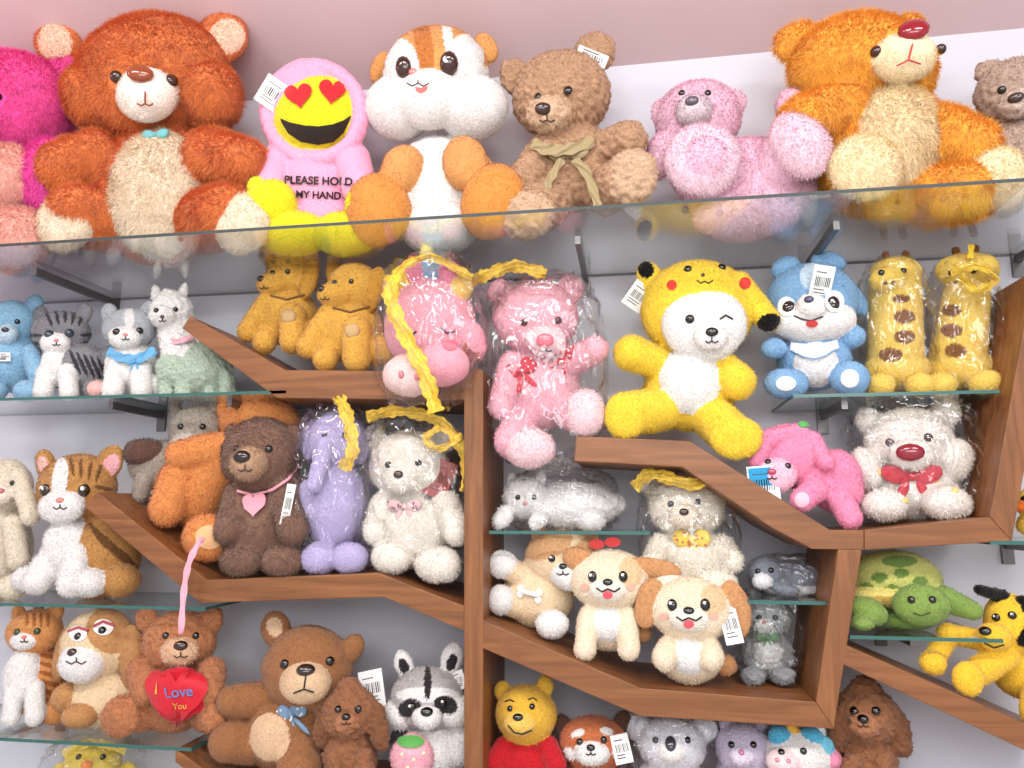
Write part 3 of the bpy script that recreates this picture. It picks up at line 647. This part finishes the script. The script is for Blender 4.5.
t=T('wrapped_lilac_elephant','A',-.2,fur=2.8,vox=1.7);l=(190,178,218)
t.E(336,450,28,30,l,-4,24);t.L(326,455,10,314,495,8,l,-26,-34);t.E(358,452,12,22,l,4,6,-10);t.E(312,448,12,22,l,4,6,10);t.E(334,515,32,46,l,0,27);t.E(320,568,19,16,l,-24,18);t.E(350,568,19,16,l,-24,18);t.L(310,500,11,306,530,11,l,-14)
t.build();t.eyes([(324,445,3),(344,445,3)]);t.bag(334,498,40,90,36,-4);t.rib([(338,405,-38),(348,430,-44),(352,460,-46),(342,480,-44)],13,(244,206,66),2,ruf=1.8);t.done()
t=T('wrapped_white_teddy_bear','A',-.18,fur=3.8,vox=1.8,dens=.48);w=(236,229,218)
t.E(408,478,40,35,w,-6,30);t.E(374,450,12,14,w,0,8);t.E(446,450,14,15,w,0,8);t.E(400,492,18,14,w,-32,13);t.E(414,542,42,38,w,0,32);t.L(384,518,14,376,545,14,w,-14,-26);t.L(446,518,15,456,545,14,w,-12,-24);t.E(392,570,22,17,w,-28,18);t.E(438,578,24,18,w,-28,18)
t.build();t.B(398,488,5,(70,50,45),4);t.eyes([(388,478,3.5),(418,476,3.5)]);t.bow(404,520,36,14,(222,185,185),0,True,(150,90,110));t.tag(440,492,24,38,22,(165,85,80));t.bag(412,508,55,86,40,-4)
t.rib([(366,430,-32),(400,424,-40),(440,436,-42),(464,468,-36),(466,505,-30)],11,(236,194,66),2,ruf=1.8);t.rib([(440,440,-42),(425,452,-46),(440,462,-46),(462,448,-38)],7,(244,206,80),2,ruf=1.5);t.done()
# ================================================================= LEFT ROW 4
t=T('orange_tabby_cat_plush','L3',-.15,fur=3,vox=1.4);o=(224,156,96);dk=(172,102,54)
h=t.E(34,642,27,22,o,-6,22);t.E(18,626,8,12,o,0,5,-20);t.E(54,624,8,12,o,0,5,20);t.E(24,650,14,10,WHT,-22,10);bd=t.E(36,690,28,34,o,4,24);t.E(22,688,18,30,WHT,-14,16);t.L(14,700,9,10,728,9,WHT,-22,-28);t.L(34,700,9,34,728,9,WHT,-22,-28)
t.E(54,722,14,12,o,-6,14);t.build()
for i in range(4): t.Pt(26+i*7,630,1.8,8,dk,0,[h])
for i in range(6): t.Pt(52,668+i*9,16,2.5,dk,15,[bd])
t.eyes([(16,643,3.5),(36,642,3.5)],(50,70,40));t.B(23,648,2.5,(220,120,110),2);t.mouth(23,650,8,2);t.done()
t=T('sleepy_dog_plush','L3',-.17,fur=2.8,vox=1.6);c=(234,208,170);br=(194,142,92)
h=t.E(98,648,36,36,c,-4,30);t.E(82,665,24,20,WHT,-26,18);t.E(132,660,14,32,br,-8,10,-8);t.E(64,655,10,28,br,-4,8,10);t.E(104,700,38,28,c,0,28);t.E(80,718,18,12,br,-28,16);t.E(120,718,18,12,br,-28,16);t.E(66,700,14,14,br,-20,12)
t.build();t.Pt(112,632,26,24,br,0,[h]);t.El(78,636,9,8,(245,240,235));t.El(103,630,10,8,(245,240,235));t.B(78,639,4,BLK);t.B(102,633,4,BLK);t.Ln([(68,634),(78,630),(88,633)],3,(190,80,90),2);t.Ln([(93,629),(103,624),(114,628)],3,(190,80,90),2);t.B(72,655,5,(60,35,30),4);t.mouth(76,660,20,4);t.done()
t=T('teddy_bear_holding_heart','L3',-.18,fur=4.2,vox=1.7,dens=.5,curl=(150,1));b=(190,126,86);lb=(226,184,148)
t.E(180,637,37,29,b,-6,28);e1=t.E(147,616,12,13,b,-2,7);e2=t.E(212,616,12,13,b,-2,7);t.E(180,648,19,14,lb,-30,14);t.E(175,690,42,36,b,0,30);t.L(142,668,14,146,688,13,b,-16,-34);t.L(212,668,14,210,688,13,b,-16,-34);t.L(145,708,18,126,710,18,b,-16,-34);t.L(208,708,18,216,712,16,b,-16,-30);hb=t.E(178,690,30,26,(205,28,46),-44,10)
t.E(122,712,20,20,b,-38,12)
t.nofur={hb}
t.build();t.heart(177,690,64,(208,28,46),0,5);t.B(181,642,7,(55,30,22),5);t.eyes([(166,632,3.5),(196,632,3.5)]);t.mouth(181,648,14,4)
t.text('I',156,690,2.2,(225,170,70),0,off=7,bold=.01);t.text('Love',179,693,28,(90,130,190),-5,off=7,bold=.01);t.text('You',180,705,14,(225,170,70),-3,off=7,bold=.01);t.done()
t=T('brown_teddy_bear','G',-.19,fur=2.6,vox=1.9);b=(158,108,70);lb=(222,188,152)
t.E(308,664,46,42,b,-8,36);e1=t.E(276,624,16,18,b,-2,9,-20);t.E(352,644,12,16,b,-2,9,30);t.E(306,678,26,20,lb,-40,18);t.E(290,724,48,42,b,0,34);bl=t.E(280,728,32,32,b,-16,26);t.L(262,694,17,232,696,15,b,-14,-30);t.L(330,698,17,345,715,15,b,-14,-26);t.L(252,738,20,230,736,20,b,-16,-30);t.L(300,752,22,300,766,22,b,-24,-36)
t.build();t.Pt(275,622,8,10,lb,-20,[e1]);t.Pt(270,732,20,24,lb,0);t.B(306,665,9,(45,28,25),6);t.eyes([(285,659,4.5),(330,656,4.5)]);t.Ln([(306,671),(304,684),(294,688)],1.6);t.Ln([(304,684),(314,687)],1.6)
t.bow(292,708,30,24,(120,150,180),-25,True,(230,235,240));t.tag(372,684,24,36,-12);t.done()
def poodle(u,v,k,sh,y,name='brown_poodle_plush'):
    t=T(name,sh,y,fur=2.6,vox=1.6,curl=(170,1.8),dens=.5);b=(152,102,70);d=(134,88,60)
    t.E(u,v,28*k,26*k,b,-6,24*k);t.E(u-3,v+10*k,13*k,10*k,(176,120,84),-24*k,11*k);t.E(u-26*k,v+12*k,10*k,24*k,d,-10,8*k,12);t.E(u+28*k,v+14*k,11*k,26*k,d,-10,8*k,-12);t.E(u,v+46*k,27*k,32*k,b,0,24*k);t.L(u-14*k,v+45*k,9*k,u-16*k,v+72*k,9*k,b,-20,-28);t.L(u+14*k,v+45*k,9*k,u+16*k,v+72*k,9*k,b,-20,-28);t.E(u-2,v-22*k,14*k,12*k,b,-6,12*k)
    t.build();t.B(u-4,v+5*k,4.5*k,BLK,3.6*k,.8);t.eyes([(u-12*k,v-3*k,3.6*k),(u+8*k,v-3*k,3.6*k)]);t.mouth(u-4,v+9*k,10*k,2);t.done()
poodle(350,716,1.0,'G',-.25);poodle(868,724,1.08,'H',-.17)
t=T('raccoon_plush','G',-.17,fur=3.5,vox=1.5,dens=.48);g=(186,180,178);d=(48,44,46)
h=t.E(428,690,37,30,g,-6,30);l1=t.E(402,704,18,15,WHT,-12,18);l2=t.E(456,702,18,15,WHT,-12,18);e1=t.E(404,656,10,15,WHT,-2,6,-20);e2=t.E(452,650,11,16,WHT,-2,6,20);m=t.E(427,708,15,11,WHT,-32,12);t.E(430,742,34,32,WHT,0,28);t.E(460,735,12,22,WHT,-4,14);t.L(400,730,10,404,745,10,d,-16,-26);st=t.E(412,748,22,22,(244,180,192),-32,16);t.E(440,776,18,14,d,-28,16)
t.build();t.Pt(428,686,32,8,WHT,0,[h]);t.Pt(410,699,12,9,d,-20,[h,l1]);t.Pt(446,696,12,9,d,20,[h,l2]);t.Pt(428,674,4,16,d,0,[h]);t.Pt(452,654,5,9,d,20,[e2]);t.Pt(404,658,5,9,d,-20,[e1]);t.B(427,703,6,BLK,4.5);t.eyes([(412,698,4),(443,694,4)],BLK,True);t.El(411,733,13,6,(90,170,80),0,2)
for x,y2 in((402,745),(414,750),(424,744),(408,758)): t.B(x,y2,1.6,(250,240,200),None,.5,2)
t.tag(458,672,14,18,-20);t.done()
# bottom-left wrapped yellow toy
t=T('wrapped_yellow_chick','L4',-.17,fur=3);y=(240,214,90)
t.E(92,770,28,18,y,0,22);t.E(92,792,38,24,y,0,26);t.E(86,774,6,4,(240,140,40),-26,5);t.E(56,788,10,16,y,-6,8,20);t.E(128,788,10,16,y,-6,8,-20)
t.build();t.eyes([(78,766,3),(102,766,3)]);t.bag(92,780,50,34,34,0);t.rib([(62,764,-30),(90,752,-34),(125,760,-30)],8,(240,212,84),2,ruf=1.4);t.done()
# ================================================================= CENTRE
t=T('wrapped_white_cat_plush','C1',-.15,fur=3.8,vox=1.7,dens=.48);w=(236,234,232)
t.E(572,502,46,22,w,0,24);t.E(526,494,23,20,w,-10,20);t.E(513,478,6,9,w,-6,5,-15);t.E(540,476,6,9,w,-6,5,15);t.L(505,512,9,500,518,8,w,-24,-28);t.L(540,515,9,536,519,8,w,-24);t.L(606,505,12,615,500,10,w,0);t.E(590,515,16,12,w,-18,14)
t.build();t.eyes([(518,494,2.6),(534,494,2.6)]);t.B(525,500,2.2,(220,140,140));t.bag(562,498,58,34,36,-2);t.done()
t=T('wrapped_cream_teddy_bear','C2',-.15,fur=3.8,vox=1.7,dens=.48);w=(238,230,214)
t.E(686,508,38,32,w,-4,28);t.E(652,488,11,12,w,0,7);t.E(718,486,12,13,w,0,7);t.E(684,518,15,12,(234,220,200),-30,11);t.E(692,560,40,30,w,0,28);t.L(660,548,12,652,565,12,w,-14,-24);t.L(722,548,12,732,562,12,w,-12,-22);t.E(668,585,20,13,w,-26,17);t.E(716,585,22,13,w,-26,17)
t.build();t.B(684,514,4.5,(60,40,40),3.5);t.eyes([(671,506,3.2),(698,504,3.2)]);t.bow(692,542,34,20,(240,206,80),0,True,(200,90,70));t.bag(688,538,50,64,38,-4)
t.rib([(634,490,-34),(652,476,-40),(690,486,-42),(726,480,-38),(736,494,-32)],12,(242,200,60),2,ruf=1.8);t.done()
t=T('wrapped_grey_seal_plush','C2',-.13,fur=2.5,vox=1.6);g=(132,136,148)
t.E(788,578,34,14,g,0,18);t.E(766,574,17,15,g,-14,15);t.E(762,582,10,8,(225,225,228),-26,8);t.E(820,576,12,5,g,0,8,-20);t.E(785,590,14,6,g,-20,12,10);t.E(790,590,26,6,(215,215,220),-6,14)
t.build();t.eyes([(758,572,2.6),(771,571,2.6)]);t.bag(790,576,40,22,26,0);t.done()
t=T('hamster_puppy_plush','E',-.14,fur=2.6,vox=1.6);c=(238,212,176);br=(214,164,118)
h=t.E(562,566,38,30,c,-6,28);t.E(572,582,22,16,WHT,-26,14);t.E(540,542,9,10,br,-2,6);t.E(590,544,9,10,br,-2,6);bd=t.E(538,602,36,32,c,0,28);t.E(503,572,16,14,WHT,-20,14);t.L(520,582,12,506,574,12,c,-12,-20);t.E(501,607,14,15,WHT,-24,14);t.L(520,612,14,506,608,13,c,-12,-20);t.E(552,632,17,14,WHT,-32,14)
t.build();t.Pt(545,549,28,18,br,-15,[h]);t.Pt(588,564,14,20,br,0,[h]);t.eyes([(552,566,3.5),(572,564,3.5)],BLK,True);t.B(563,574,4,BLK,3);t.mouth(563,578,12,3)
t.Ln([(522,599),(538,603)],5,WHT,2)
for x,y2 in((521,596),(520,602),(539,600),(538,607)): t.El(x,y2,3.5,3.5,WHT,0,2.5)
t.done()
def puppy(u,v,k,sh,y,earL,earR,base):
    t=T('cream_puppy_plush',sh,y,fur=2.8,vox=1.6,dens=.48);c=(242,224,196);br=(206,152,104)
    h=t.E(u,v,42*k,31*k,c,-8,30*k);t.E(u-2,v+10*k,20*k,13*k,(244,236,222),-30*k,12*k)
    for e in (earL,earR): t.E(e[0],e[1],e[2],e[3],br,e[5],7,e[4])
    t.E(u-2,v+44*k,32*k,28*k,c,0,26*k);t.E(u-2,v+44*k,20*k,20*k,WHT,-12,20*k)
    t.L(u-22*k,v+38*k,11*k,u-26*k,base-9*k,12*k,c,-16,-26);t.L(u+18*k,v+38*k,11*k,u+20*k,base-9*k,12*k,c,-16,-26);t.E(u+34*k,v+55*k,10*k,10*k,br,6,10*k)
    t.build();t.Pt(u+22*k,v-8*k,13*k,16*k,(234,200,158),0,[h]);t.eyes([(u-18*k,v-3*k,4.5*k,5.5*k),(u+14*k,v-3*k,4.5*k,5.5*k)],BLK,True);t.B(u-2,v+3*k,5*k,BLK,3.6*k)
    t.Ln([(u-14*k,v+9*k),(u-8*k,v+13*k),(u-2,v+10*k),(u+5*k,v+13*k),(u+11*k,v+9*k)],1.5,BLK,1.2);t.El(u-2,v+16*k,5*k,4*k,(235,95,105),0,1.6)
    t.El(u-26*k,v+8*k,5*k,3.5*k,(244,180,160));t.El(u+22*k,v+8*k,5*k,3.5*k,(244,180,160));return t
t=puppy(610,592,.96,'E',-.2,(580,572,18,12,20,-14),(652,580,30,10,8,-14),670);t.El(597,556,8,5,(210,60,60),0,2);t.El(613,554,8,5,(210,60,60),0,2);t.done()
t=puppy(692,640,1.03,'E',-.22,(650,634,14,26,15,-16),(737,640,15,29,-10,-16),700);t.tag(732,657,16,34,-10);t.done()
t=T('wrapped_grey_rabbit_plush','E',-.13,fur=3,vox=1.6,curl=(170,1.5),dens=.45);g=(150,152,154)
t.E(768,634,22,20,g,-4,18);t.L(758,620,6,754,606,6,g,0);t.L(778,620,6,782,606,6,g,0);t.E(768,668,26,24,g,0,20);t.E(768,668,15,16,(200,200,198),-10,14);t.E(754,690,12,9,g,-18,12);t.E(784,690,12,9,g,-18,12);t.E(764,640,9,7,(205,205,203),-18,8)
t.build();t.eyes([(760,632,2.6),(776,632,2.6)]);t.B(765,637,2,(180,110,110));t.bow(768,652,20,12,(90,130,90));t.bag(768,650,34,46,26,0);t.done()
# ================================================================= BOTTOM CENTRE
t=T('yellow_bear_in_red_shirt','H',-.17,fur=2.6,vox=1.6);y=(232,184,66)
t.E(526,722,31,28,y,-6,26);t.E(503,699,9,10,y,-2,6);t.E(545,694,9,11,y,-2,6);t.E(520,732,17,12,(240,200,98),-26,12);t.E(526,774,32,30,(200,34,44),0,26);t.L(504,756,11,494,772,11,(200,34,44),-10,-18);t.L(548,756,11,556,772,11,(200,34,44),-10,-18);t.E(510,796,13,9,y,-22,14);t.E(542,796,13,9,y,-22,14)
t.build();t.B(518,726,5,BLK,3.5);t.eyes([(510,717,2.8),(532,715,2.8)]);t.Ln([(508,734),(514,741),(522,743),(532,739)],1.6);t.Ln([(505,710),(510,708),(514,710)],1.3);t.Ln([(528,708),(533,706),(537,709)],1.3);t.done()
t=T('red_panda_plush','H',-.16,fur=3.2,vox=1.6);o=(198,114,72)
h=t.E(594,756,34,26,o,-6,26);e1=t.E(564,739,9,13,(90,60,50),-2,6,-25);e2=t.E(622,735,9,13,(90,60,50),-2,6,25);t.E(592,766,18,12,WHT,-26,12);t.E(574,764,10,9,WHT,-18,9);t.E(614,762,10,9,WHT,-18,9);t.E(594,788,30,20,(140,80,56),0,22)
t.build();t.Pt(578,746,7,4,WHT,-20,[h]);t.Pt(607,744,7,4,WHT,20,[h]);t.B(591,761,4,BLK,3);t.eyes([(580,755,3.2),(604,753,3.2)]);t.mouth(591,765,10,2);t.tag(622,762,16,24,-12);t.done()
t=T('wrapped_white_koala_plush','H',-.16,fur=3,vox=1.6);w=(230,230,236)
t.E(672,756,34,26,w,-6,26);t.E(640,740,14,14,w,-2,8);t.E(704,740,14,14,w,-2,8);t.E(672,788,32,20,w,0,24);t.E(672,764,14,10,WHT,-26,10)
t.build();t.B(671,756,5,(60,60,70),7);t.eyes([(656,752,3),(688,752,3)]);t.bag(672,764,46,42,32,0);t.done()
t=T('lilac_bunny_plush','H',-.16,fur=3);w=(206,194,216)
t.E(744,760,28,24,w,-6,24);t.L(732,744,7,726,734,7,w,0);t.L(756,744,7,762,734,7,w,0);t.E(744,788,28,20,w,0,22);t.E(742,768,12,9,(226,216,232),-24,9)
t.build();t.B(742,764,2.6,(190,110,140));t.eyes([(732,756,3),(754,756,3)]);t.done()
t=T('white_unicorn_plush','H',-.18,fur=2.6,vox=1.6)
t.E(798,764,34,24,WHT,-6,26);t.E(784,772,17,13,(244,222,222),-24,13);t.E(820,744,7,10,WHT,0,5,25);t.L(796,744,6,790,732,3,(240,190,80),-10,-14);t.E(800,792,32,18,WHT,0,24)
for x,y2,c in((812,746,(90,180,215)),(824,756,(120,200,225)),(832,768,(240,150,180)),(780,746,(90,180,215))): t.E(x,y2,11,10,c,-12,10)
t.build();t.eyes([(782,762,3),(804,761,3)]);t.B(778,770,2,(220,140,150));t.B(789,771,2,(220,140,150));t.done()
# ================================================================= RIGHT BOTTOM
t=T('sea_turtle_plush','R2',-.17,fur=2.6,vox=1.5);gr=(136,164,82);yl=(234,220,128);dg=(116,146,70)
s1=t.E(896,586,43,29,(204,204,118),4,30);rm=t.E(893,601,48,12,yl,2,34);t.E(922,612,27,20,gr,-32,18);t.E(868,618,20,13,gr,-26,14,20);t.L(945,606,13,974,618,9,gr,-14,-20);t.E(862,630,12,7,gr,-34,14);t.E(905,626,30,9,dg,-6,24)
t.build()
t.Pt(900,568,18,6,dg,0,[s1])
for x,y2 in((880,584),(902,580),(921,588),(866,594),(893,596)): t.Pt(x,y2,8,5,dg,0,[s1])
t.Pt(893,606,50,3,(200,165,85),0,[rm]);t.eyes([(912,607,3.2),(933,607,3.2)]);t.Ln([(914,620),(922,623),(931,620)],1.3,(60,80,30));t.done()
t=T('yellow_dog_plush','F',-.18,fur=2.6,vox=1.6);y=(246,200,60)
t.E(1012,640,24,30,y,-10,24);t.E(996,654,16,14,y,-28,14);t.L(1004,612,7,980,606,5,BLK,-14,-24);t.L(1024,620,8,1026,655,9,BLK,-20,-26);t.E(1022,680,30,34,y,4,26);t.L(1005,672,14,975,692,13,y,-16,-30);t.L(1000,660,11,950,650,10,y,-8,-14);t.L(950,650,11,934,680,10,y,-14,-24);t.E(970,696,15,17,y,-40,10);t.E(934,680,13,12,y,-30,12);t.L(1040,700,14,1036,730,13,y,-14,-24)
t.build();t.B(987,648,5,BLK,4);t.eyes([(998,634,3.5),(1014,632,3.5)],BLK,True);t.Ln([(986,660),(996,665),(1006,662)],1.4);t.done()
t=T('yellow_duck_plush','R3',-.16,fur=3);y=(242,204,80)
t.E(1032,505,16,15,y,-4,14);t.E(1020,508,8,5,(235,120,40),-12,7);t.E(1040,527,22,14,y,0,16);t.build();t.eyes([(1024,500,2.5)]);t.done()
for o in OUT: SC.objects.link(o)
OUT=[]
# dangling pink strap
t=T('pink_ribbon_strap',None,-.34,fur=0);t.E(202,540,3,3,(238,160,180),0,3);t.E(181,632,3,3,(238,160,180),0,3);t.E(190,580,1.2,1.2,(238,160,180));t.build()
t.rib([(202,538,0),(190,560,-2),(184,590,0),(181,632,0)],6,(242,178,194),1);ob=t.done();SC.objects.link(ob)

# ---------------------------------------------------------------- lights
def area(n,loc,tgt,sx,sy_,e,c):
    l=bpy.data.lights.new(n,'AREA'); l.shape='RECTANGLE'; l.size=sx; l.size_y=sy_; l.energy=e; l.color=c
    o=bpy.data.objects.new(n,l); o.location=loc; d=Vector(tgt)-Vector(loc); o.rotation_euler=d.to_track_quat('-Z','Y').to_euler(); SC.objects.link(o)
for i,x in enumerate((-1.7,-.2,1.4)):
    area('ceiling_panel_light',(x,-2.1,ZT-.03),(x,-.7,0.8),1.1,.5,40,(1,.985,.965))
area('front_shop_light',(.4,-3.4,2.2),(0,0,1.2),2.6,.8,38,(.985,.99,1))
area('pink_neon_light',(-2.6,-1.0,ZC),(-1.4,-.2,2.6),.6,.2,4,(1,.5,.5))
w=bpy.data.worlds.new('W'); bpy.context.scene.world=w; w.use_nodes=True; w.node_tree.nodes['Background'].inputs[0].default_value=(.97,.98,1,1); w.node_tree.nodes['Background'].inputs[1].default_value=.92
cd=bpy.data.cameras.new('camera'); co=bpy.data.objects.new('camera',cd); SC.objects.link(co)
cd.sensor_width=36; cd.lens=F*36/1024; cd.clip_start=.02
Mx=Matrix([[RGT[i],UP[i],-FWD[i],CAM[i]] for i in range(3)]+[[0,0,0,1]]); co.matrix_world=Mx
bpy.context.scene.camera=co
bpy.context.scene.view_settings.view_transform='Standard'
